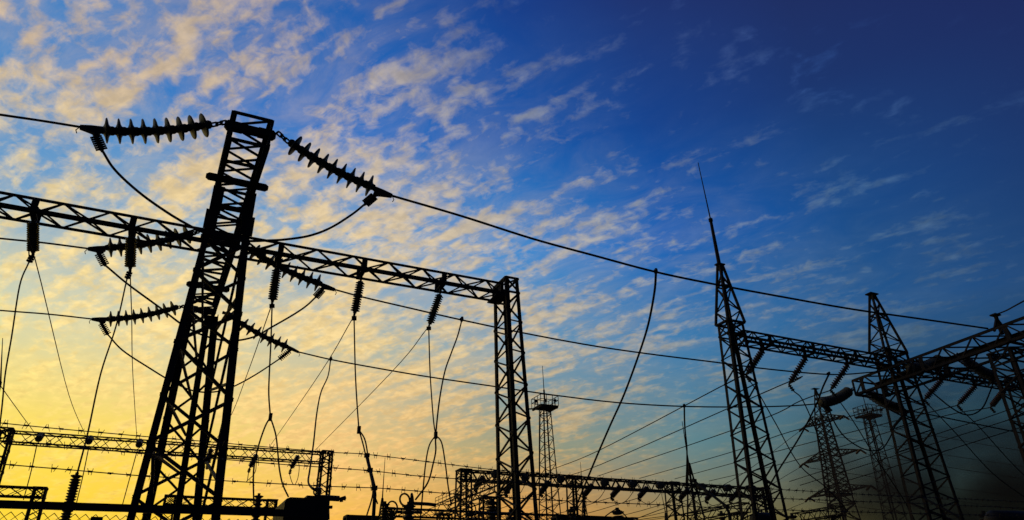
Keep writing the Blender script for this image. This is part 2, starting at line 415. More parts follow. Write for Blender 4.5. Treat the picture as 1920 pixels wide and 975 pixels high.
GT = 'tension wires from the near gantry down to the second row'
YB = 31.6
wire([cl[0]] + [at(66,487,13.6), at(129,740,24), at(160,816,YB)], .0105, 'thin straight wire from the leftmost hanging string down to the far left gantry', group=GT)
wire([hung_b[1], at(247,600,17), at(249,700,22), at(257,828,YB)], .0105, 'thin near-vertical wire from the hanging string left of the tower to the far gantry', group=GT)
wire([hung_b[2], at(464,700,20.5), at(430,785,26), at(385,852,YB)], .0105, 'thin slanting wire passing close right of the big tower legs', group=GT)
wire([hung_b[3], at(600,700,18.5), at(505,838,30.8)], .0105, 'thin slanting wire from the middle hanging string to the far gantry beam', group=GT)
wire([hung_b[4], at(732,700,17.5), at(591,844,YB)], .0105, 'thin slanting wire from the rightmost hanging string to the far gantry corner', group=GT)
wire([at(-140,520,13.6), at(0,722,20), at(68,816,YB)], .0105, 'thin slanting wire entering low at the left edge and ending on the far gantry', group=GT)
GD = 'dropper cables'
wire([cl[0]] + pxs([(37,535),(22,630),(10,700),(4,760),(-6,850),(-14,960)], 13.6, 15), .0125, 'dropper cable curving down along the left picture edge', 'dropper_cable', group=GD)
wire([cl[1]] + pxs([(218,610),(189,700),(165,810),(145,887)], 13.5, 12.2), .0125, 'dropper cable slanting down onto the tall ribbed bushing at lower left', 'dropper_cable', group=GD)
def fork(stem, branches, Ys, r, label, cat='cable'):
    P = spline(pxs(stem, *Ys)); mb = MB(); mb.tube(P, r, 6); o = mb.build('dropper_cable', WIRE, None, P[0], True); tag(o, label, cat, GD)
    for b in branches:
        mb = MB(); mb.tube(spline([P[-1]] + pxs(b, Ys[1])), r, 6); mb.build('branch', WIRE, o, smooth=True)
    mb = MB(); c = P[-1]; mb.bar(c - V((0, 0, .07)), c + V((0, 0, .07)), .06); mb.build('clamp', FIT, o)
    return o
fork([CL[2],(508,640),(505,700),(504,740),(507,782)], [[(497,800),(485,835),(477,870),(475,900),(476,945)], [(517,815),(521,850),(524,880),(530,908),(541,932)]], (13.75, 13.6), .0145, 'dropper cable right of the big tower splitting into two below')
fork([CL[3],(666,690),(669,750),(673,806)], [[(680,830),(686,855),(694,890),(699,925),(686,972)], [(684,824),(690,855),(696,890),(699,918),(708,945)]], (13.75, 13.4), .0145, 'dropper cable that splits into two tight strands beside the leaning fence post')
fork([CL[4],(806,690),(809,740),(813,790),(817,816)], [[(805,835),(798,870),(793,920),(787,985)], [(828,830),(835,870),(840,910),(846,948)]], (13.75, 13.5), .0145, 'dropper cable from the rightmost hanging string, spreading into two at a clamp')
def tap(wp, pts, Y0, Y1, r, label):
    P = [V(wp)] + pxs(pts, Y0, Y1); d = P[0] - P[1]
    return wire(P, r, label, 'dropper_cable', group=GD, clamps=[(P[0] + V((0, 0, .02)), d, .07)])
tap(P1[4], [(1227,548),(1215,610),(1196,670),(1170,740),(1143,800),(1115,865),(1089,928),(1070,975)], 10.9, 17, .025, 'thick dropper cable curving down from the highest wire in the open sky')
tap(P2[3], [(858,630),(845,665),(834,697),(824,750),(817,816),(817,845),(812,870),(802,905),(779,937)], 14, 13.3, .018, 'thick dropper cable from the middle wire down to the ringed post insulator')
tap(P3[1], [(615,705),(602,735),(594,775),(588,830),(581,880),(578,902),(583,913),(596,921)], 18.5, 9.0, .016, 'dropper cable from the lowest wire down to the bushing on the dark tank')
tap(P3[7], [(1284,800),(1288,845),(1287,895),(1285,930)], 17, 19, .024, 'dropper cable hanging straight from the lowest wire beside the slim lightning mast')
tap(P2[9], [(1542,728),(1530,760),(1500,818),(1462,878),(1440,915)], 12.9, 15, .024, 'dropper cable slanting down left between the tall spiked tower and the pylon')

# ================================================================== right-hand row: towers and girders
A_ = thing('lattice_tower', (12.95, 13.3, 0), 'slim lattice tower carrying the tall lightning spike right of centre', 'tower')
column(A_, 12.95, 13.3, 0, 8.55, (.69, .26), (.26, .22), 26,   .082, .03, whole=False)
s = spire(A_, 12.95, 13.3, 8.56, 10.35, .29, .24, 5, .055, .03)
mb = MB(); mb.tube([(12.93,13.3,10.3),(12.9,13.3,11.8)], .055, 10, .042); mb.tube([(12.9,13.3,11.78),(12.8,13.3,13.77)], .02, 6, .011); mb.lathe((12.9,13.3,11.74), (0,0,1), [(.06,0),(.06,.09)], 10); mb.build('lightning_rod', STEEL, s)
B_ = thing('lattice_tower', (19.15, 13.3, 0), 'lattice tower with a bare pointed spire where two girders meet at right', 'tower')
column(B_, 19.15, 13.3, 0, 8.55, (.9, .46), (.32, .24), 26, .085, .032, whole=False)
spire(B_, 19.05, 13.3, 8.56, 10.5, .5, .26, 6, .055, .03, plate=.22)
C_ = thing('lattice_tower', (19.1, 10.0, 0), 'lattice tower cut by the right picture edge, with a short capped stub on top', 'tower')
column(C_, 19.1, 10.0, 0, 7.45, (.52, .5), (.34, .3), 22, .085, .032, whole=False)
mb = MB(); mb.bar((18.85,9.9,7.9), (18.85,9.9,8.42), .07); mb.box((18.85,9.9,8.44), .24, .16, .035)
for k in (-1, 1): mb.bar((18.85+.3*k,9.9,7.95), (18.85,9.9,8.35), .05)
mb.build('stub', STEEL, C_)
D_ = thing('lattice_tower', (25.4, 13.3, 0), 'lattice tower half hidden behind the rightmost tower at the picture edge', 'tower')
column(D_, 25.4, 13.3, 0, 8.55, (.9, .46), (.32, .24), 24, .085, .032, whole=False)
PA = [(1432, 650), (1513, 664), (1592, 678)]; PB = [(1766, 702), (1829, 712), (1882, 722)]
topsA = [at(x, y, 13.4) for x, y in PA]; topsB = [at(x, y, 13.4) for x, y in PB]
a, b = V((13.2, 13.13, 8.06)), V((18.72, 13.13, 8.06))
root_beam('lattice_crossbeam', a, b, (0, .34, 0), (0, 0, .3), 17, .058, .026, 'girder between the spiked tower and the pointed-spire tower at right', 'girder', [(p.x - a.x) / (b.x - a.x) for p in topsA])
a2, b2 = V((19.6, 13.13, 8.06)), V((25.0, 13.13, 8.06))
root_beam('lattice_crossbeam', a2, b2, (0, .34, 0), (0, 0, .3), 17, .058, .026, 'girder seen below the rising beam, between pointed-spire tower and right edge', 'girder', [(p.x - a2.x) / (b2.x - a2.x) for p in topsB])
root_beam('lattice_crossbeam', (18.58, 6.6, 7.62), (18.58, 14.4, 7.5), (1.0, 0, 0), (0, 0, .46), 18, .08, .034, 'heavy girder rising to the right picture edge over the two rightmost towers', 'girder', [.39, .7, .96])
GR = 'insulator strings under the right-hand girders'
RL_ = ['leftmost dark insulator string under the girder, overlapping the spiked tower', 'insulator string at the middle of the girder right of the spiked tower', 'insulator string under the girder just left of the pointed-spire tower',
       'first insulator string right of the pointed-spire tower', 'second insulator string right of the pointed-spire tower', 'rightmost small insulator string, close to the right edge tower']
BA = [(1399, 704), (1479, 721), (1557, 732)]; BB = [(1733, 750), (1795, 760), (1857, 764)]
CA = [(1407, 716), (1488, 733), (1567, 742)]; CB = [(1742, 760), (1804, 770), (1866, 774)]
GY = 'wires from the right-hand girders to the second row'
ends = [[(1376,712),(1120,846),(1030,882)], [(1460,724),(1126,871),(1047,897)], [(1500,752),(1400,797),(1120,893)],
        [(1672,762),(1480,810),(1377,846),(1199,897)], [(1700,784),(1480,840),(1265,898)], [(1740,788),(1480,866),(1329,902)]]
wl = ['highest of the six parallel wires sloping down left behind the spiked tower', 'second highest parallel wire sloping down left behind the spiked tower', 'third of the parallel wires sloping down left behind the spiked tower',
      'fourth of the parallel wires sloping down left behind the spiked tower', 'fifth of the parallel wires sloping down left behind the spiked tower', 'lowest of the six parallel wires sloping down left behind the spiked tower']
for k in range(6):
    top = (topsA + topsB)[k]; top = V((top.x, 13.4, min(top.z, 8.07))); bot = at(*(BA + BB)[k], 14.15)
    hung_string(top, bot, 11, .2, RL_[k], GR, me=BELL, clampdir=at(*(CA + CB)[k], 14.1))
    e = ends[k]; P = [bot] + [at(x, y, 14.15 + (32.2 - 14.15) * t) for (x, y), t in zip(e, ((.12, .78, 1) if len(e) == 3 else (.2, .5, .7, 1)))]
    # depth from the sight line: keep X within the span by running straight in plan
    p0, p1 = bot, P[-1]
    Q = []
    for (x, y) in e[:-1]:
        d = ray(x, y); nx, ny = p1.y - p0.y, -(p1.x - p0.x)
        tt = ((p0.x - CAM.x) * nx + (p0.y - CAM.y) * ny) / (d.x * nx + d.y * ny); Q.append(CAM + d * tt)
    wire([p0] + Q + [p1], .016, wl[k], group=GY)
for k, pts in enumerate([[(1940,748),(1892,768),(1759,813),(1480,903)], [(1945,768),(1895,786),(1762,828),(1500,910)], [(1945,792),(1880,812),(1700,868),(1545,914)]]):
    wire([atx(*pts[0], 27.5), atx(*pts[1], 27.2), atx(*pts[2], 26.6), atx(*pts[3], 26.0)], .016, ['faint wire through the smoke at right, highest of three sloping from the edge', 'faint wire through the smoke at right, middle of three sloping from the edge', 'faint wire through the smoke at right, lowest of three sloping from the edge'][k], group=GY)
GRD = 'droppers of the right-hand girders'
for k, pts in enumerate([[(1424,740),(1455,795),(1500,873),(1551,916),(1600,970)], [(1506,752),(1533,816),(1550,880),(1556,940)], [(1600,790),(1642,858),(1690,930),(1715,975)],
                         [(1790,810),(1862,888),(1925,935)], [(1840,805),(1895,866),(1940,910)]]):
    wire([at(*(CA + CB)[k], 14.1)] + pxs(pts, 14.3, 17), .017,
         ['dropper from the leftmost string, running down right between spiked tower and pylon', 'dropper hanging left of the distant pylon from the middle girder string', 'dropper crossing the pylon and slanting behind the pointed-spire tower',
          'dropper running down right through the smoke, nearer the pointed-spire tower', 'dropper running down right through the smoke, nearer the picture edge'][k], 'dropper_cable', group=GRD)
GS = 'thick grey strings on the rising girder'
def fat(anchor, d0, d1, fit, Y, label, Y1=None):
    Y1 = Y1 or Y
    q = [at(*p, Y + (Y1 - Y) * k / 3) for k, p in enumerate((anchor, d0, d1, fit))]
    t = thing('insulator_string', q[0], label, 'insulator', GS)
    mb = MB(); chain(mb, q[0], q[1], .025); mb.build('link', FIT, t)
    n = 12
    for i in range(n):
        k = i / (n - 1); p = lerp(q[1], q[2], k) - V((0, 0, .28 * k * (1 - k))); put_disc(PALE, p, (q[1] - q[2]) + V((0, 0, .28*(1-2*k))), .32, t)
    mb = MB(); mb.tube([q[2], lerp(q[2], q[3], .4), q[3]], .05, 8); _, e, w = mb.frame(q[2], q[3])
    for i in range(4): c = lerp(q[2], q[3], (i + .8)/4.2); mb.bar(c - e*.1, c + e*.1, .05); mb.bar(c - w*.1, c + w*.1, .05)
    mb.build('dead_end_clamp', FIT, t)
    return q
fat((1601,729), (1589,735), (1541,754), (1556,772), 14.6, 'thick grey insulator string left of the free end of the rising girder')
fat((1768,671), (1759,675), (1706,690), (1712,700), 12.5, 'thick grey insulator string lying across the middle of the rising girder')
fat((1622,732), (1632,739), (1688,766), (1700,775), 14.4, 'thick grey insulator string sloping right below the free end of the rising girder')
fat((1795,664), (1806,672), (1858,703), (1862,718), 12.3, 'thick grey insulator string between the rising girder and the rightmost tower')
wire(pxs([(1556,772),(1568,798),(1587,822),(1620,842),(1651,843),(1668,822),(1678,800),(1700,775)], 14.6, 14.4), .02, 'jumper loop hanging below the free end of the rising girder', 'jumper_cable', group=GJ)
wire(pxs([(1712,700),(1745,733),(1789,768),(1817,778),(1841,766),(1855,738),(1862,718)], 12.5, 12.3), .02, 'jumper loop hanging between the pointed-spire tower and the right edge tower', 'jumper_cable', group=GJ)
wire(pxs([(1688,767),(1741,777),(1820,793),(1935,816)], 14.4, 14.4), .02, 'wire leaving the rising girder to the right edge, low over the smoke', group=GW)
wire([V((18.85,9.9,8.45))] + pxs([(1885,583),(1902,574),(1935,556)], 9.6, 8.4), .018, 'short wire from the capped stub up to the right picture edge', group=GW)

# ================================================================== second row of gantries
G2 = thing('lattice_gantry', (.3, 31.9, 0), 'far gantry at lower left whose beam passes behind the big tower', 'gantry')
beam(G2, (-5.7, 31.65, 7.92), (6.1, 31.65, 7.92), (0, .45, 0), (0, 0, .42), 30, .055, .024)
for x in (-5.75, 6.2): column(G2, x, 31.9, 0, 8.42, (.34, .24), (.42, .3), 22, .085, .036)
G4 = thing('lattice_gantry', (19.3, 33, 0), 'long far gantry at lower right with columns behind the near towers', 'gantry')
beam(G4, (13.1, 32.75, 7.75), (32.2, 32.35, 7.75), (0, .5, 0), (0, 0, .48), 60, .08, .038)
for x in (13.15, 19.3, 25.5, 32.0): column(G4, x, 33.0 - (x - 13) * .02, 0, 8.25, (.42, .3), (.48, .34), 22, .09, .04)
G6 = 'insulator strings of the second row'
for k, (t, b, c) in enumerate([((396,840),(389,872),(388,880)), ((482,851),(468,878),(466,886)), ((560,853),(545,880),(543,889))]):
    hung_string(at(*t, 32.1), at(*b, 32.4), 9, .24, ['dark string under the far left gantry, seen between the legs of the big tower', 'dark string under the far left gantry, first right of the big tower', 'dark string under the far left gantry, beside its corner column'][k], G6, me=BELL, detailed=False, clampdir=at(*c, 32.35))
for k, (x, y) in enumerate([(75,823),(168,828),(261,834)]):
    p = at(x, y, 31.3)
    hung_string(at(x + 2, y - 7, 31.64), p + V((0, -.35, -.1)), 7, .25, ['stubby dark string on the far gantry near the left picture edge', 'stubby dark string on the far gantry below the crossing thin wires', 'stubby dark string on the far gantry next to the big tower legs'][k], G6, me=BELL, detailed=False)
    wire(pxs([[(70,830),(58,885),(44,937)], [(167,836),(156,890),(143,945)], [(258,842),(245,890),(230,945)]][k], 31.2, 34), .018, ['hair-thin dropper from the far gantry left of the ribbed bushing', 'hair-thin dropper from the far gantry just right of the ribbed bushing', 'hair-thin dropper from the far gantry left of the big tower leg'][k], 'dropper_cable', group=GD)
wire(pxs([(543,889),(547,903),(552,909),(558,898),(561,878),(559,862)], 32.3, 31.4), .016, 'small loop of cable hanging from the corner string of the far left gantry', 'jumper_cable', group=GJ)
wire(pxs([(466,886),(464,900),(463,902),(478,886),(481,862)], 32.3, 31.4), .016, 'small loop of cable under the far gantry right of the big tower', 'jumper_cable', group=GJ)
loc_ = ['at its left corner column', 'just right of the near gantry column', 'below the light mast', 'left of its second column', 'in the middle of its second bay', 'right of centre of its second bay', 'left of the slim lightning mast', 'behind the slim lightning mast', 'behind the legs of the spiked tower']
far_b = []
for k, (t, b) in enumerate([((908,893),(893,912)), ((964,899),(950,921)), ((1030,902),(1016,921)), ((1112,908),(1098,925)), ((1164,911),(1149,928)), ((1215,913),(1200,929)), ((1292,916),(1277,932)), ((1340,918),(1326,934)), ((1386,920),(1371,935))]):
    top = at(*t, 33.0); bot = at(b[0] - 4, b[1] + 5, 33.7); far_b.append(bot)
    hung_string(top, bot, 9, .32, 'dark far string under the long far gantry, ' + loc_[k], G6, me=BELL, detailed=False, clampdir=bot + V((.12, -.1, -.16)))
    q = at(t[0] + 20, t[1] - 3, 32.5)
    s2 = thing('insulator_string', q, 'stubby near-side string on the long far gantry, ' + loc_[k], 'insulator', G6)
    mb = MB(); pr = []
    for i in range(8): pr += [(.1, i*.09), (.2, i*.09 + .035), (.2, i*.09 + .055), (.1, i*.09 + .085)]
    mb.lathe(q, (-.35, -.75, -.12), pr, 10); mb.build('shed_stack', GREY_INS, s2, smooth=True)
    e = q + V((-.35, -.75, -.12)).normalized() * .72
    mb = MB(); mb.tube([e, e + V((0, 0, -.1)), e + V((.03, 0, -.26))], .045, 6); mb.build('clamp', FIT, s2)
    c0, c1 = bot + V((.12, -.1, -.16)), e + V((.03, 0, -.26))
    wire([c0, lerp(c0, c1, .3) - V((0, 0, .32)), lerp(c0, c1, .65) - V((0, 0, .3)), c1], .016, 'small cable loop under the long far gantry, ' + loc_[k], 'jumper_cable', group='loops under the long far gantry')
    r3 = V((bot.x - .3, 45.5, 7.75)); wire([bot, lerp(bot, r3, .5) - V((0, 0, .25)), r3], .018, 'thin wire running back from the long far gantry ' + loc_[k], group='wires from second to third row')

# ================================================================== third row and low girders
def small_gantry(x0, x1, Y, zt, label, cols):
    g = thing('lattice_gantry', ((x0 + x1)/2, Y, 0), label, 'gantry')
    beam(g, (x0, Y - .25, zt - .5), (x1, Y - .25, zt - .5), (0, .5, 0), (0, 0, .5), max(6, int((x1 - x0) / .75)), .075, .032, cross=True)
    for x in cols: column(g, x, Y, 0, zt, (.36, .3), (.42, .34), 18, .09, .04)
small_gantry(-16, -5.75, 45.4, 8.4, 'small distant gantry corner at the lower left edge, above the fence rail', [-5.9])
small_gantry(.2, 6.2, 46.2, 8.4, 'small distant gantry seen between the big tower legs and the dark tank', [6.0, .4])
small_gantry(13, 32, 46.0, 8.2, 'lowest distant gantry in the right half, mostly below the long far gantry', [13.2, 19.3, 25.5, 31.8])
def ybeam(pA, pB, z, label, thick=.5, rail=False, cols=()):
    a, b = atz(*pA, z), atz(*pB, z); x = (a.x + b.x) / 2
    a, b = V((x, a.y, z - thick)), V((x, b.y, z - thick))
    t = thing('lattice_walkway' if rail else 'lattice_crossbeam', lerp(a, b, .5), label, 'walkway' if rail else 'girder')
    o = beam(t, a, b, (.7, 0, 0), (0, 0, thick), 8, .06, .028, 'lacing')
    for c in list(o.children): c.parent = t
    if rail:
        mb = MB()
        for xx in (a.x, a.x + .7):
            for h in (.16, .32): mb.bar((xx, a.y, z + h), (xx, b.y, z + h), .022)
            for i in range(15): y = a.y + (b.y - a.y) * i / 14; mb.bar((xx, y, z), (xx, y, z + .32), .02)
        mb.build('handrail', STEEL, t)
    for f in cols: y = a.y + (b.y - a.y) * f; column(t, x + .35, y, 0, z - thick, (.4, .35), (.3, .24), 14, .07, .036)
ybeam((817, 946), (926, 899), 7.0, 'sloping lattice walkway with handrail left of the near gantry column', .52, True, (.06, .8))
ybeam((1262, 966), (1392, 942), 6.6, 'low rusty girder running back between the legs of the spiked tower', .45, False, (.9,))
ybeam((1486, 963), (1562, 948), 6.6, 'low girder at the bottom between the spiked tower and the pylon', .45, False, (.8,))

# ================================================================== distant masts and pylon
def polar(px, py, dist):
    d = ray(px, py); d = d / math.hypot(d.x, d.y); return CAM + d * dist
def light_mast(px_base, px_plat, px_top, dist, label, tilt=0):
    p = polar(*px_plat, dist); top = polar(*px_top, dist); x, y, z = p
    t = thing('light_mast', (x, y, 0), label, 'mast')
    column(t, x, y, 0, z - .25, (1.15, .42), (1.15, .42), 34, .11, .05, whole=False, cross_top=False)
    mb = MB(); ux, uy = RIGHT, V((sy, cy, 0))
    mb.box((x, y, z - .12), 2.0, 2.0, .1)
    for k in (-1, 1): mb.bar(V((x, y, z - .22)) - ux*1.6, V((x, y, z - .22)) + ux*1.25, .12); mb.bar((x + k*.9, y - 1.0, z - .25), (x + k*.9, y + 1.0, z - .25), .14)
    pl = mb.build('platform', STEEL, t)
    mb = MB()
    for h in (.45, .9):
        K = [V((x + a*1.0, y + b*1.0, z + h)) for a, b in ((-1,-1),(1,-1),(1,1),(-1,1))]
        for i in range(4): mb.bar(K[i], K[(i+1) % 4], .05)
    for i in range(4):
        a, b = ((-1,-1),(1,-1),(1,1),(-1,1))[i], ((1,-1),(1,1),(-1,1),(-1,-1))[i]
        for f in (0, .33, .67): q = lerp((x + a[0]*1.0, y + a[1]*1.0, z - .1), (x + b[0]*1.0, y + b[1]*1.0, z - .1), f); mb.bar(q, q + V((0, 0, 1.0)), .05)
    mb.build('handrail', STEEL, pl)
    for k in (-1, 0, 1):
        mb = MB(); c = V((x, y, z + .22)) + ux * k * .95 - uy * .9
        mb.lathe(c - uy*.16, -uy, [(.08, 0), (.12, .06), (.17, .2), (.17, .24), (.02, .22)], 12); mb.bar(c - V((0, 0, .3)), c, .08)
        mb.build('floodlight', FIT, pl)
    mb = MB(); mb.tube([(x, y, z - .2), V((x, y, z - .2)) + (top - p) * .45], .09, 8); mb.tube([V((x, y, z - .2)) + (top - p) * .45, top], .05, 6, .03); mb.build('lightning_rod', STEEL, t)
    mb = MB()                                                    # caged ladder
    for k in (-.2, .2): mb.bar(V((x, y, 0)) - ux*1.45 + uy*k, V((x, y, z)) - ux*.6 + uy*k, .04)
    for i in range(40): q = lerp(V((x, y, 0)) - ux*1.45, V((x, y, z)) - ux*.6, i / 40); mb.bar(q - uy*.2, q + uy*.2, .04)
    mb.build('ladder', STEEL, t)
light_mast((1035,975), (1022,762), (1017,686), 70, 'distant floodlight mast with railed platform right of the near gantry column')
light_mast((1680,940), (1628,778), (1616,735), 88, 'distant floodlight mast with railed platform left of the pointed-spire tower')
def rod_mast(px_lat, px_top, dist, label, hw=.55):
    p, top = polar(*px_lat, dist), polar(*px_top, dist); x, y, z = p
    t = thing('lightning_mast', (x, y, 0), label, 'mast')
    column(t, x, y, 0, z * .6, (1.3*hw, hw), (1.3*hw, hw), 20, .12, .07, whole=False, cross_top=False)
    spire(t, x, y, z * .6, z, hw, hw, 9, .1, .05, plate=.12)
    mb = MB(); mb.tube([(x, y, z), lerp((x, y, z), top, .35), top], .07, 6, .025); mb.build('lightning_rod', STEEL, t)
rod_mast((1291,868), (1279,790), 62, 'slim distant lightning mast left of the spiked tower')
rod_mast((717,934), (722,858), 75, 'hair-thin distant lightning mast left of the near gantry column', .5)
rod_mast((1094,932), (1088,866), 85, 'hair-thin distant lightning mast beside the second column of the long far gantry', .5)
rod_mast((1248,962), (1238,915), 95, 'tiny lightning mast rising behind the lowest cables at bottom right of centre', .5)
rod_mast((1, 716), (5, 634), 68, 'slim mast tip cut off by the left picture edge', .5)
# pylon
PX, PY = 81.4, 69.4
t = thing('pylon', (PX, PY, 0), 'distant transmission pylon with three pairs of cross arms', 'pylon')
column(t, PX, PY, 0, 15.5, (2.4, 1.15), (2.4, 1.15), 14, .2, .12, whole=False, cross_top=False)
mb = MB(); K = [(-1,-1),(1,-1),(1,1),(-1,1)]
L = [(V((PX + a*1.15, PY + b*1.15, 15.5)), V((PX + a*.62, PY + b*.62, 26))) for a, b in K]
for i in range(4):
    (p0, p1), (q0, q1) = L[i], L[(i+1) % 4]; mb.bar(p0, p1, .17); zigzag(mb, p0, p1, q0, q1, 13, .09, cross=True)
mb.build('upper_body', STEEL, t)
spire(t, PX, PY, 26, 30.1, .62, .62, 7, .12, .07, 'peak', plate=.7)
for z, l in ((25.3, 3.6), (20.5, 4.9), (15.9, 5.1)):
    for sgn in (-1, 1):
        mb = MB(); tip = V((PX, PY + sgn*l, z + .05)); hw = .75
        C4 = [V((PX + a*hw, PY + sgn*hw, z + (0 if b else .95))) for a in (-1, 1) for b in (0, 1)]
        for c in C4: mb.bar(c, tip, .12)
        for i, j in ((0, 1), (2, 3), (1, 3), (0, 2)): zigzag(mb, C4[i], tip, C4[j], tip, 6, .08)
        arm_o = mb.build('cross_arm', STEEL, t)
        for d in (1, -1):
            e = tip + V((d*1.1, 0, -.5 if d > 0 else -.7)); mb = MB(); pr = []
            for i in range(9): pr += [(.06, i*.12), (.15, i*.12 + .05), (.06, i*.12 + .1)]
            mb.lathe(tip, e - tip, pr, 8); mb.build('insulator', PORC, arm_o)
            hgt = {25.3: 'top', 20.5: 'middle', 15.9: 'bottom'}[z]; sd = 'near' if sgn < 0 else 'far'
            if d > 0: wire([e, e + V((40, 0, -1.6)), e + V((90, 0, -2.2)), e + V((170, 0, -1.0)), e + V((240, 0, 1.5))], .035, 'hair-thin line running right from the %s %s arm of the pylon' % (sd, hgt), group='lines leaving the pylon')
            elif sgn > 0 : wire([e, lerp(e, (31, 46 + z*.1, 8.0), .5) - V((0, 0, 1.6)), V((31, 46 - (z - 20)*.25, 7.9))], .03, 'hair-thin line dropping left from the %s arm of the pylon' % hgt, group='lines leaving the pylon')

# ================================================================== equipment at the bottom edge
def post(px, y0, Y, n, dia, label, rings=(), cap=1.0, core=.3, name='post_insulator', cat='insulator', grp='post insulators along the bottom edge', base=None, pitch=.42, me=PORC):
    """free-standing ribbed insulator whose head shows at pixel (px, y0)"""
    p = at(px, y0, Y); x, y, z = p; t = thing(name, (x, y, 0), label, cat, grp)
    H = n * dia * pitch; zb = z - dia*.55*cap - H
    pr = []
    for i in range(n):
        q = zb + i * H / n; s = H / n; pr += [(dia*core, q), (dia*.5, q + s*.4), (dia*.5, q + s*.55), (dia*core, q + s*.7)]
    mb = MB(); mb.lathe((x, y, 0), (0, 0, 1), pr, 18); mb.build('shed_stack', me, t, smooth=True)
    mb = MB(); mb.lathe((x, y, 0), (0, 0, 1), [(dia*.3, zb + H), (dia*.42, zb + H + .02), (dia*.42, zb + H + dia*.28*cap), (dia*.16, zb + H + dia*.3*cap), (dia*.16, z), (.01, z)], 14)
    mb.box((x, y, zb + H + dia*.2*cap), dia*.98, dia*.5, dia*.1)
    mb.build('head', FIT, t)
    mb = MB(); hw = dia*.42
    for a, b in ((-1,-1),(1,-1),(1,1),(-1,1)): mb.bar((x + a*hw, y + b*hw, 0), (x + a*hw, y + b*hw, zb), dia*.16)
    mb.box((x, y, zb - .02), dia*1.15, dia*1.15, .05)
    for i in range(8): zz = zb*i/8; s = 1 if i % 2 else -1; mb.bar((x - s*hw, y - hw, zz), (x + s*hw, y - hw, zz + zb/8), dia*.09); mb.bar((x - hw, y - s*hw, zz), (x - hw, y + s*hw, zz + zb/8), dia*.09)
    mb.build('stand', STEEL, t)
    for (rx, ry, R, tw) in rings:
        mb = MB(); c = at(rx, ry, Y); mb.ring(c, (math.sin(tw), -math.cos(tw), .1), R, .018); mb.bar(c - V((0, 0, R)), p - V((0, 0, .04)), .025); mb.build('corona_ring', FIT, t)
    return t, p
post(145, 886, 12.2, 15, .145, 'tall ribbed bushing standing behind the fence rail at lower left', pitch=.27, core=.34, name='bushing', cat='bushing', grp='bushings')
post(486, 925, 15, 7, .17, 'dark ribbed post insulator just right of the big tower legs', grp=None)
post(722, 940, 15, 9, .19, 'dark ribbed post insulator standing beside the leaning fence post', pitch=.3, grp=None)
post(735, 957, 15, 6, .19, 'short post insulator with one corona ring, left of the ringed post', rings=[(736, 951, .12, .3)], grp=None)
post(767, 941, 13.2, 8, .23, 'post insulator with twin corona rings below the long dropper cable', rings=[(759, 937, .11, .3), (773, 938, .12, 1.1)], grp=None)
def bus(pts, Y, r, label):
    o = wire(pxs(pts, Y), r, label, 'bus_pipe', 'pipe', 'bus pipes', m=FIT, n=8); return o
bus([(776,944),(800,945),(817,947)], 13.3, .032, 'thick bus pipe from the twin-ringed post to the walkway end')
bus([(741,960),(765,960),(791,961)], 14.5, .03, 'lower bus pipe between the two ringed posts')
post(881, 957, 17, 6, .26, 'ringed post insulator under the walkway, left of the near gantry column', rings=[(885, 954, .15, .5)], grp=None)
post(922, 935, 20, 8, .33, 'stout ribbed post insulator touching the near gantry column', pitch=.3, grp=None)
bus([(892,962),(930,963),(990,964)], 17, .035, 'bus pipe passing behind the foot of the near gantry column')
post(1071, 950, 22, 8, .34, 'ribbed post insulator in front of the second column of the long far gantry', pitch=.35, grp=None)
post(1157, 952, 22, 8, .42, 'ribbed post insulator at the apex of the low wire triangle', pitch=.35, grp=None)
post(1352, 958, 24, 8, .36, 'ribbed post insulator low between the legs of the spiked tower', pitch=.35, grp=None)
post(1484, 962, 24, 8, .42, 'ribbed post insulator at the bottom right of the spiked tower', pitch=.35, grp=None)
post(1843, 958, 24, 8, .55, 'ribbed post insulator in the dark right corner beside the round tank', pitch=.35, grp=None)
post(957, 955, 21, 8, .34, 'ribbed post insulator seen through the near gantry column', pitch=.35, grp=None)
wire(pxs([(1135,968),(1146,960),(1157,953)], 22), .02, 'short wire forming the left side of the low triangle', group='short wires'); wire(pxs([(1157,953),(1166,960),(1177,972)], 22), .02, 'short wire forming the right side of the low triangle', group='short wires')
a = at(1040, 970, 22.2); b = at(1177, 969, 22.2)
root_beam('lattice_crossbeam', V((a.x, 22.0, a.z - .3)), V((b.x, 22.0, a.z - .3)), (0, .4, 0), (0, 0, .3), 10, .09, .05, 'low support girder under the ribbed post insulators at bottom centre right', 'girder')
a = at(652, 967, 20); b = at(735, 970, 20)
root_beam('lattice_crossbeam', V((a.x, 20, a.z - .3)), V((b.x, 20, a.z - .3)), (0, .4, 0), (0, 0, .3), 8, .09, .05, 'low support girder at the bottom edge right of the dark tank', 'girder')
a = at(765, 974, 20); b = at(1000, 968, 20)
root_beam('lattice_crossbeam', V((a.x, 20, a.z - .3)), V((b.x, 20, a.z - .3)), (0, .4, 0), (0, 0, .3), 14, .08, .045, 'low support girder along the bottom edge beneath the walkway', 'girder')
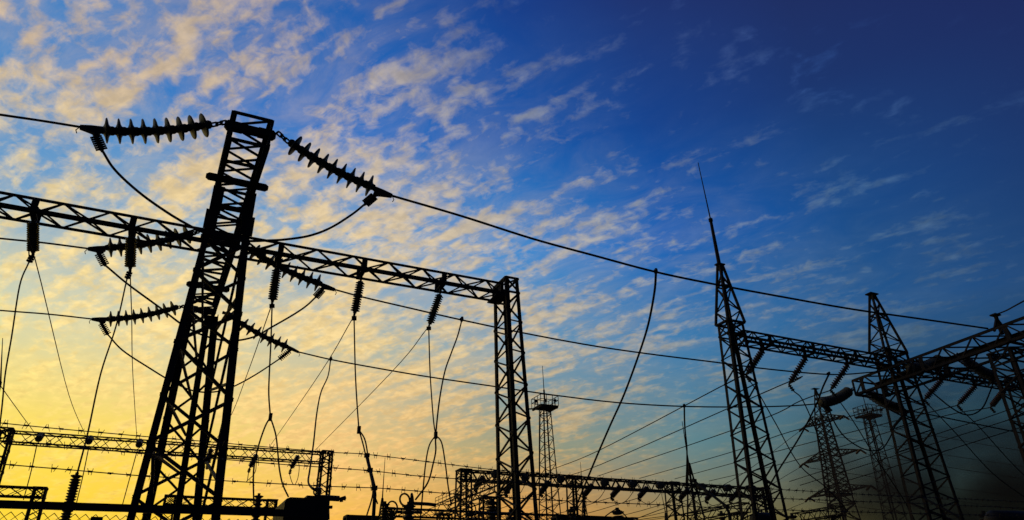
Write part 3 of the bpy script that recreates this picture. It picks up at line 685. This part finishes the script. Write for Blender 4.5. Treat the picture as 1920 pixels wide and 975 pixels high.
# dark tank
p = at(536, 931, 7.0); q = at(616, 931, 7.0); w = q.x - p.x
t = thing('transformer_tank', ((p.x + q.x)/2, 7.3, 0), 'black equipment tank with rounded top at the bottom, beside the far gantry column', 'tank')
X, Z = (p.x + q.x)/2, p.z
mb = MB(); pr = []; c = .045
poly = [(-w/2, 0), (-w/2, Z - c), (-w/2 + c*.3, Z - c*.3), (-w/2 + c, Z), (w/2 - c, Z), (w/2 - c*.3, Z - c*.3), (w/2, Z - c), (w/2, 0)]
mb.prism([V((X + a, 7.35, z)) for a, z in poly], (0, .33, 0)); mb.build('tank', TANK, t)
mb = MB(); mb.box((X, 7.0, Z - .13), w*.98, .03, .03); mb.box((X, 7.0, Z - .6), w*.98, .03, .03)
for k in range(5): mb.box((X - w*.4 + w*.2*k, 6.99, Z - 1.3), .02, .06, 1.3)
mb.build('cooling_rib', TANK, t)
mb = MB(); mb.box((X + w*.22, 7.2, Z + .012), w*.42, .3, .03); mb.build('lid', TANK, t)
bp = at(597, 931, 7.2)
mb = MB(); pr = []
for i in range(4): z0 = i*.022; pr += [(.018, z0), (.034, z0 + .008), (.018, z0 + .018)]
mb.lathe(bp, (0, 0, 1), pr, 12); bs = mb.build('bushing', PORC, t)
mb = MB(); mb.ring(at(595, 922, 7.2), (.3, -1, 0), .038, .008); mb.tube(pxs([(585,915),(592,919),(597,921),(598,929)], 7.2), .014, 6); mb.build('corona_ring', FIT, bs)
# disconnector arm beyond
t = thing('disconnector_arm', at(600, 933, 8), 'thin horizontal disconnector arm sticking out right from the dark tank', 'switch arm')
mb = MB(); mb.tube(pxs([(598,933),(620,934),(636,935)], 8), .03, 8); mb.build('arm', FIT, t)
mb = MB()
for e in ((648,931), (649,934), (648,937)): mb.tube([at(636,935,8), at(*e, 8)], .011, 5)
mb.tube(pxs([(640,934),(640,941)], 8), .02, 6); mb.build('contact', FIT, t)
mb = MB(); mb.tube(pxs([(612,951),(623,951)], 8), .018, 6); mb.tube(pxs([(612,934),(613,975)], 8), .03, 6); mb.build('support', FIT, t)
# round tank at the right corner
c = at(1895, 978, 16); t = thing('oil_tank', (c.x, c.y, 0), 'black rounded tank in the dark bottom right corner', 'tank')
d = V((1, -.15, 0)).normalized(); R = at(1895, 958, 16).z - c.z
mb = MB(); mb.lathe(c - d*.85, d, [(.05, -.12), (R*.7, -.06), (R, .1), (R, 1.6), (R*.7, 1.76), (.05, 1.82)], 24); mb.build('drum', TANK, t, smooth=True)
mb = MB()
for k in (-.5, .5): mb.bar(V((c.x, c.y, 0)) + d*k, c + d*k, .2)
mb.build('support', STEEL, t)
c = at(1430, 978, 15); t = thing('breaker_tank', (c.x, c.y, 0), 'low black rounded tank between the feet of the spiked tower', 'tank'); R = at(1430, 961, 15).z - c.z
mb = MB(); mb.lathe(c - V((.3, 0, 0)), (1, 0, 0), [(.03, -.05), (R*.8, 0), (R, .08), (R, .5), (R*.8, .6), (.03, .64)], 20); mb.build('drum', TANK, t, smooth=True)
mb = MB(); mb.bar((c.x, c.y, 0), c, .18); mb.build('support', STEEL, t)

# ================================================================== fence with barbed wire
FX = thing('fence', (0, 5, 0), 'chain link fence with thick top rail and three strands of barbed wire, nearest the viewer', 'fence')
zr0 = at(200, 950, 5).z - .028
mb = MB(); mb.bar((-4.6, 5, zr0 + .0), (1.02, 5, zr0 + .03), .03, .042); mb.build('top_rail', STEEL2, FX)
for x in (-3.4, -.33): mb = MB(); mb.bar((x, 5.03, 0), (x, 5.03, zr0 - .03), .06); mb.build('fence_post', STEEL2, FX)
for x, yy in ((-1.81 - 3.14, 5.35), (1.33, 5.3), (4.47, 5.4), (7.61, 5.4)):
    mb = MB(); mb.tube([(x, 5, 0), (x, 5, 2.40), (x, 5.03, 2.46), (x, yy + .02, 2.74)], .013, 8)
    for k, (a, b) in enumerate(((5.02, 2.45), (lerp((5.03,0,2.46), (yy,0,2.73), .55).x, 2.6), (yy, 2.73))): mb.box((x, a, b), .034, .034, .03)
    mb.build('angled_post', STEEL2, FX)
mb = MB(); s = .0265; X0, X1, Zt = -3.2, .98, zr0 - .018
n = int((X1 - X0) / s); m_ = int(Zt / s)
for i in range(n):
    mb.tube([V((X0 + (i + ((k + i) % 2)) * s, 5 + (.003 if (k + i) % 2 else -.003), Zt - k*s)) for k in range(m_)], .0026, 3)
mb.build('wire_mesh', GALV, FX)
BW = [([(0,793),(100,803),(200,812),(290,820),(400,829),(500,838),(620,848),(688,852),(820,868),(930,881),(1055,890),(1150,898),(1220,902),(1300,908),(1400,914),(1500,920),(1600,926),(1700,931),(1800,935),(1920,941)], 5.3, 5.4),
      ([(0,826),(100,833),(160,840),(250,849),(350,856),(440,863),(520,870),(620,877),(697,883),(800,894),(900,900),(1050,910),(1120,915),(1250,923),(1330,929),(1390,933),(1500,936),(1600,940),(1700,943),(1920,953)], 5.15, 5.2),
      ([(0,870),(120,880),(250,891),(380,899),(500,906),(620,912),(704,915),(760,919),(850,926),(1000,936),(1060,939),(1150,943),(1250,947),(1366,953),(1500,957),(1650,961),(1920,968)], 5.02, 5.02)]
for pts, y0, y1 in BW:
    P = pxs(pts, y0, y1); P = [P[0] + (P[0] - P[1]) * 8] + P; S_ = spline(P, 10)
    mb = MB(); mb.tube(S_, .0032, 4)
    acc = 0
    for i in range(len(S_) - 1):
        seg = S_[i+1] - S_[i]; l = seg.length; d = seg / l
        while acc < l:
            c = S_[i] + d * acc; acc += random.uniform(.095, .118)
            mb.tube([c - d*.011, c + d*.011], .0062, 5)
            for o_ in (-.011, .011):
                for k in range(2):
                    a = random.uniform(0, 6.28); e = V((d.x*.35*random.uniform(-1, 1), math.cos(a)*.5, math.sin(a)*1.0)); e = e.normalized() * .024
                    if k == 0: mb.tube([c + d*o_ - e, c + d*o_ + e], .0021, 3)
        acc -= l
    mb.build('barbed_wire', GALV, FX)
# ================================================================== sky
def sky():
    w = bpy.data.worlds.new('World'); sc.world = w; w.use_nodes = True
    nt = w.node_tree; N = nt.nodes; L = nt.links; N.clear()
    def nd(t, **k):
        n = N.new(t)
        for a, b in k.items(): setattr(n, a, b)
        return n
    def put(s, v):
        if hasattr(v, 'links') or hasattr(v, 'is_output'): L.new(v, s)
        else: s.default_value = v
    def mth(op, *a, clamp=False):
        n = nd('ShaderNodeMath', operation=op, use_clamp=clamp)
        for i, v in enumerate(a): put(n.inputs[i], v)
        return n.outputs[0]
    def mixc(f, a, b, t='RGBA'):
        n = nd('ShaderNodeMix', data_type=t); ins = [i for i in n.inputs if i.enabled]
        for i, v in zip(ins, (f, a, b)): put(i, v)
        return [o for o in n.outputs if o.enabled][0]
    def mapr(v, a, b, c=0.0, d=1.0, smooth=True):
        n = nd('ShaderNodeMapRange', interpolation_type='SMOOTHSTEP' if smooth else 'LINEAR')
        for i, x in enumerate((v, a, b, c, d)): put(n.inputs[i], x)
        return n.outputs[0]
    tc = nd('ShaderNodeTexCoord'); sx = nd('ShaderNodeSeparateXYZ'); L.new(tc.outputs['Generated'], sx.inputs[0])
    x, y, z = sx.outputs
    SUN_AZ = -30.0
    az = mth('ARCTAN2', x, y)
    a = mth('WRAP', mth('SUBTRACT', az, math.radians(SUN_AZ)), math.pi, -math.pi)
    a = mth('MULTIPLY', mth('ABSOLUTE', a), 180 / math.pi)          # degrees away from the sunset
    el = mth('MULTIPLY', mth('ARCSINE', z), 180 / math.pi)
    ef = mth('DIVIDE', el, 90.0, clamp=True)
    EL = [0, 6, 12, 20, 28, 37, 47, 90]
    ST = [-15, 0, 12, 26, 40, 55, 70, 140]                          # azimuth stations
    SKY = [[(255,215,50),(255,220,48),(255,226,88),(206,212,182),(100,155,202),(62,130,196),(66,122,188),(40,70,130)],[(250,200,55),(255,206,46),(255,218,90),(206,206,176),(112,165,206),(46,116,194),(40,100,174),(35,60,120)],[(240,165,60),(252,188,62),(232,198,122),(186,188,166),(96,156,208),(30,108,192),(24,86,166),(30,50,110)],[(215,130,45),(222,150,58),(150,152,120),(104,152,182),(58,136,205),(16,88,172),(22,62,138),(25,40,100)],[(120,95,45),(132,116,60),(92,130,138),(54,120,172),(18,94,178),(20,66,140),(30,50,110),(22,34,85)],[(40,46,36),(48,60,50),(42,76,92),(34,86,140),(22,72,134),(26,52,108),(31,41,92),(20,30,70)],[(12,16,15),(16,22,21),(26,58,74),(28,62,110),(26,52,104),(28,43,95),(29,35,87),(18,26,60)],[(6,8,9),(8,10,12),(10,16,24),(12,20,38),(14,22,46),(14,22,50),(14,20,48),(12,18,40)]]
    CLD = [[(255,215,60),(255,224,70),(255,228,112),(253,226,150),(238,212,152),(208,182,148),(190,172,150),(120,110,110)],[(250,195,60),(255,206,76),(255,214,128),(253,222,148),(245,213,145),(208,184,148),(188,168,148),(110,105,110)],[(240,165,60),(250,186,84),(250,200,126),(244,212,145),(232,204,152),(200,184,165),(150,145,148),(90,90,100)],[(215,130,45),(222,155,65),(214,176,112),(212,188,145),(200,184,158),(146,150,160),(70,94,146),(60,66,90)],[(120,95,45),(132,118,66),(126,140,130),(150,154,155),(150,158,166),(96,116,152),(48,76,140),(40,50,80)],[(40,46,36),(50,62,51),(58,84,94),(84,110,136),(74,108,146),(44,78,140),(36,56,118),(28,36,70)],[(12,16,15),(17,23,22),(30,60,74),(38,70,114),(36,66,116),(34,52,106),(32,42,98),(20,28,60)],[(6,8,9),(8,10,12),(11,17,25),(14,22,40),(16,24,48),(15,23,50),(14,20,48),(12,18,40)]]
    COV = [[0.2,0.35,0.55,0.66,0.64,0.58,0.55,0.3],[0.3,0.5,0.66,0.78,0.74,0.56,0.5,0.3],[0.3,0.5,0.68,0.8,0.8,0.58,0.42,0.2],[0.3,0.5,0.66,0.74,0.64,0.32,0.12,0.05],[0.1,0.25,0.4,0.5,0.38,0.15,0.05,0.05],[0.1,0.2,0.4,0.48,0.24,0.02,0.0,0.0],[0.05,0.1,0.15,0.15,0.02,0.0,0.0,0.0],[0,0,0,0,0,0,0,0]]
    def table(T, fn):
        cur = None
        for k, s in enumerate(ST):
            r = nd('ShaderNodeValToRGB'); cr_ = r.color_ramp; cr_.interpolation = 'EASE' if False else 'LINEAR'
            while len(cr_.elements) < len(EL): cr_.elements.new(.5)
            for i, e in enumerate(EL): cr_.elements[i].position = e / 90
            for i, e in enumerate(EL): cr_.elements[i].color = (*fn(T[k][i]), 1)
            L.new(ef, r.inputs[0])
            if cur is None: cur = r.outputs[0]
            else: cur = mixc(mapr(a, ST[k-1] - SUN_AZ, s - SUN_AZ, smooth=False), cur, r.outputs[0])
        return cur
    clear = table(SKY, lin); lit = table(CLD, lin); cov = table(COV, lambda v: (v, v, v))
    # a thin layer of altocumulus on a plane overhead
    zc = mth('ADD', mth('MAXIMUM', z, .0), .19)
    u0, v0 = mth('DIVIDE', x, zc), mth('DIVIDE', y, zc)
    th = math.radians(-58); ct, st_ = math.cos(th), math.sin(th)
    su = mth('ADD', mth('MULTIPLY', u0, ct), mth('MULTIPLY', v0, st_)); sv = mth('ADD', mth('MULTIPLY', u0, -st_), mth('MULTIPLY', v0, ct))
    def noise(ku, kv, sc_, det, rough, off, dist=0.0, lac=2.0):
        c = nd('ShaderNodeCombineXYZ'); put(c.inputs[0], mth('MULTIPLY', su, ku)); put(c.inputs[1], mth('MULTIPLY', sv, kv)); c.inputs[2].default_value = off
        n = nd('ShaderNodeTexNoise'); n.inputs['Scale'].default_value = sc_; n.inputs['Detail'].default_value = det; n.inputs['Roughness'].default_value = rough
        n.inputs['Distortion'].default_value = dist; n.inputs['Lacunarity'].default_value = lac; L.new(c.outputs[0], n.inputs['Vector']); return n.outputs['Fac']
    cells = noise(.78, 1.0, 33.0, 6, .57, 1.3, .35)
    rows = noise(.25, 1.0, 18.0, 3, .5, 4.1, .3)
    patch = noise(.8, 1.0, 4.0, 3, .5, 9.7)
    wisp = noise(.6, 1.0, 10.0, 10, .64, 2.2, .7)
    dens = mth('ADD', mth('ADD', mth('MULTIPLY', cells, .37), mth('MULTIPLY', rows, .42)), mth('ADD', mth('MULTIPLY', patch, .08), mth('MULTIPLY', wisp, .30)))   # mean ~ .55
    thr = mth('SUBTRACT', .70, mth('MULTIPLY', cov, .21))
    m1 = mapr(dens, mth('SUBTRACT', thr, .075), mth('ADD', thr, .13))
    veil = mth('MULTIPLY', mapr(wisp, .3, .75), mth('MULTIPLY', cov, .62))
    mask = mth('MAXIMUM', mth('MULTIPLY', m1, .92), veil)
    shade = mapr(noise(.78, 1.0, 33.0, 6, .58, 1.36, .3), .3, .7, .86, 1.15)
    litv = nd('ShaderNodeVectorMath', operation='SCALE'); L.new(lit, litv.inputs[0]); L.new(shade, litv.inputs['Scale'])
    col = mixc(mask, clear, litv.outputs[0])
    nis = nd('ShaderNodeTexSky', sky_type='NISHITA', sun_disc=False, sun_elevation=math.radians(2), sun_rotation=math.radians(SUN_AZ), air_density=1.0, dust_density=1.0)
    b1 = nd('ShaderNodeBackground'); L.new(col, b1.inputs[0]); b1.inputs[1].default_value = 1.0
    b2 = nd('ShaderNodeBackground'); L.new(nis.outputs[0], b2.inputs[0]); b2.inputs[1].default_value = 0.004
    ad = nd('ShaderNodeAddShader'); L.new(b1.outputs[0], ad.inputs[0]); L.new(b2.outputs[0], ad.inputs[1])
    out = nd('ShaderNodeOutputWorld'); L.new(ad.outputs[0], out.inputs[0])
    s = bpy.data.lights.new('sun', 'SUN'); s.energy = .06; s.angle = math.radians(3); s.color = (1, .72, .42)
    o = bpy.data.objects.new('sun', s); COL.objects.link(o)
    d = V((math.sin(math.radians(SUN_AZ)) * math.cos(math.radians(3)), math.cos(math.radians(SUN_AZ)) * math.cos(math.radians(3)), math.sin(math.radians(3))))
    o.rotation_mode = 'QUATERNION'; o.rotation_quaternion = d.to_track_quat('Z', 'Y'); o.location = (0, 0, 30)
sky()
# ================================================================== smoke
def smoke():
    c = polar(1812, 935, 48)
    bm = bmesh.new(); bmesh.ops.create_icosphere(bm, subdivisions=3, radius=1)
    me = bpy.data.meshes.new('smoke'); bm.to_mesh(me); bm.free()
    o = bpy.data.objects.new('smoke', me); COL.objects.link(o); o.location = c; o.scale = (11.5, 11.5, 8.4)
    tag(o, 'dark smoke drifting low behind the towers at bottom right', 'smoke', kind='stuff')
    m = bpy.data.materials.new('smoke'); m.use_nodes = True; me.materials.append(m)
    nt = m.node_tree; N = nt.nodes; L = nt.links; N.remove(N['Principled BSDF'])
    tc = N.new('ShaderNodeTexCoord'); ln = N.new('ShaderNodeVectorMath'); ln.operation = 'LENGTH'; L.new(tc.outputs['Object'], ln.inputs[0])
    no = N.new('ShaderNodeTexNoise'); no.inputs['Scale'].default_value = 2.6; no.inputs['Detail'].default_value = 4; L.new(tc.outputs['Object'], no.inputs['Vector'])
    mr = N.new('ShaderNodeMapRange'); mr.inputs[1].default_value = 1.0; mr.inputs[2].default_value = .1; mr.inputs[3].default_value = 0; mr.inputs[4].default_value = 1.0
    mr.interpolation_type = 'SMOOTHSTEP'; L.new(ln.outputs['Value'], mr.inputs[0])
    m2 = N.new('ShaderNodeMapRange'); m2.inputs[1].default_value = .40; m2.inputs[2].default_value = .60; L.new(no.outputs['Fac'], m2.inputs[0])
    mu = N.new('ShaderNodeMath'); mu.operation = 'MULTIPLY'; L.new(mr.outputs[0], mu.inputs[0]); L.new(m2.outputs[0], mu.inputs[1])
    mk = N.new('ShaderNodeMath'); mk.operation = 'MULTIPLY'; L.new(mu.outputs[0], mk.inputs[0]); mk.inputs[1].default_value = .36
    pv = N.new('ShaderNodeVolumePrincipled'); pv.inputs['Color'].default_value = (.07, .06, .052, 1); L.new(mk.outputs[0], pv.inputs['Density'])
    L.new(pv.outputs[0], N['Material Output'].inputs['Volume'])
smoke()
sc.cycles.volume_step_rate = 2.0; sc.cycles.max_bounces = 6; sc.cycles.volume_bounces = 0
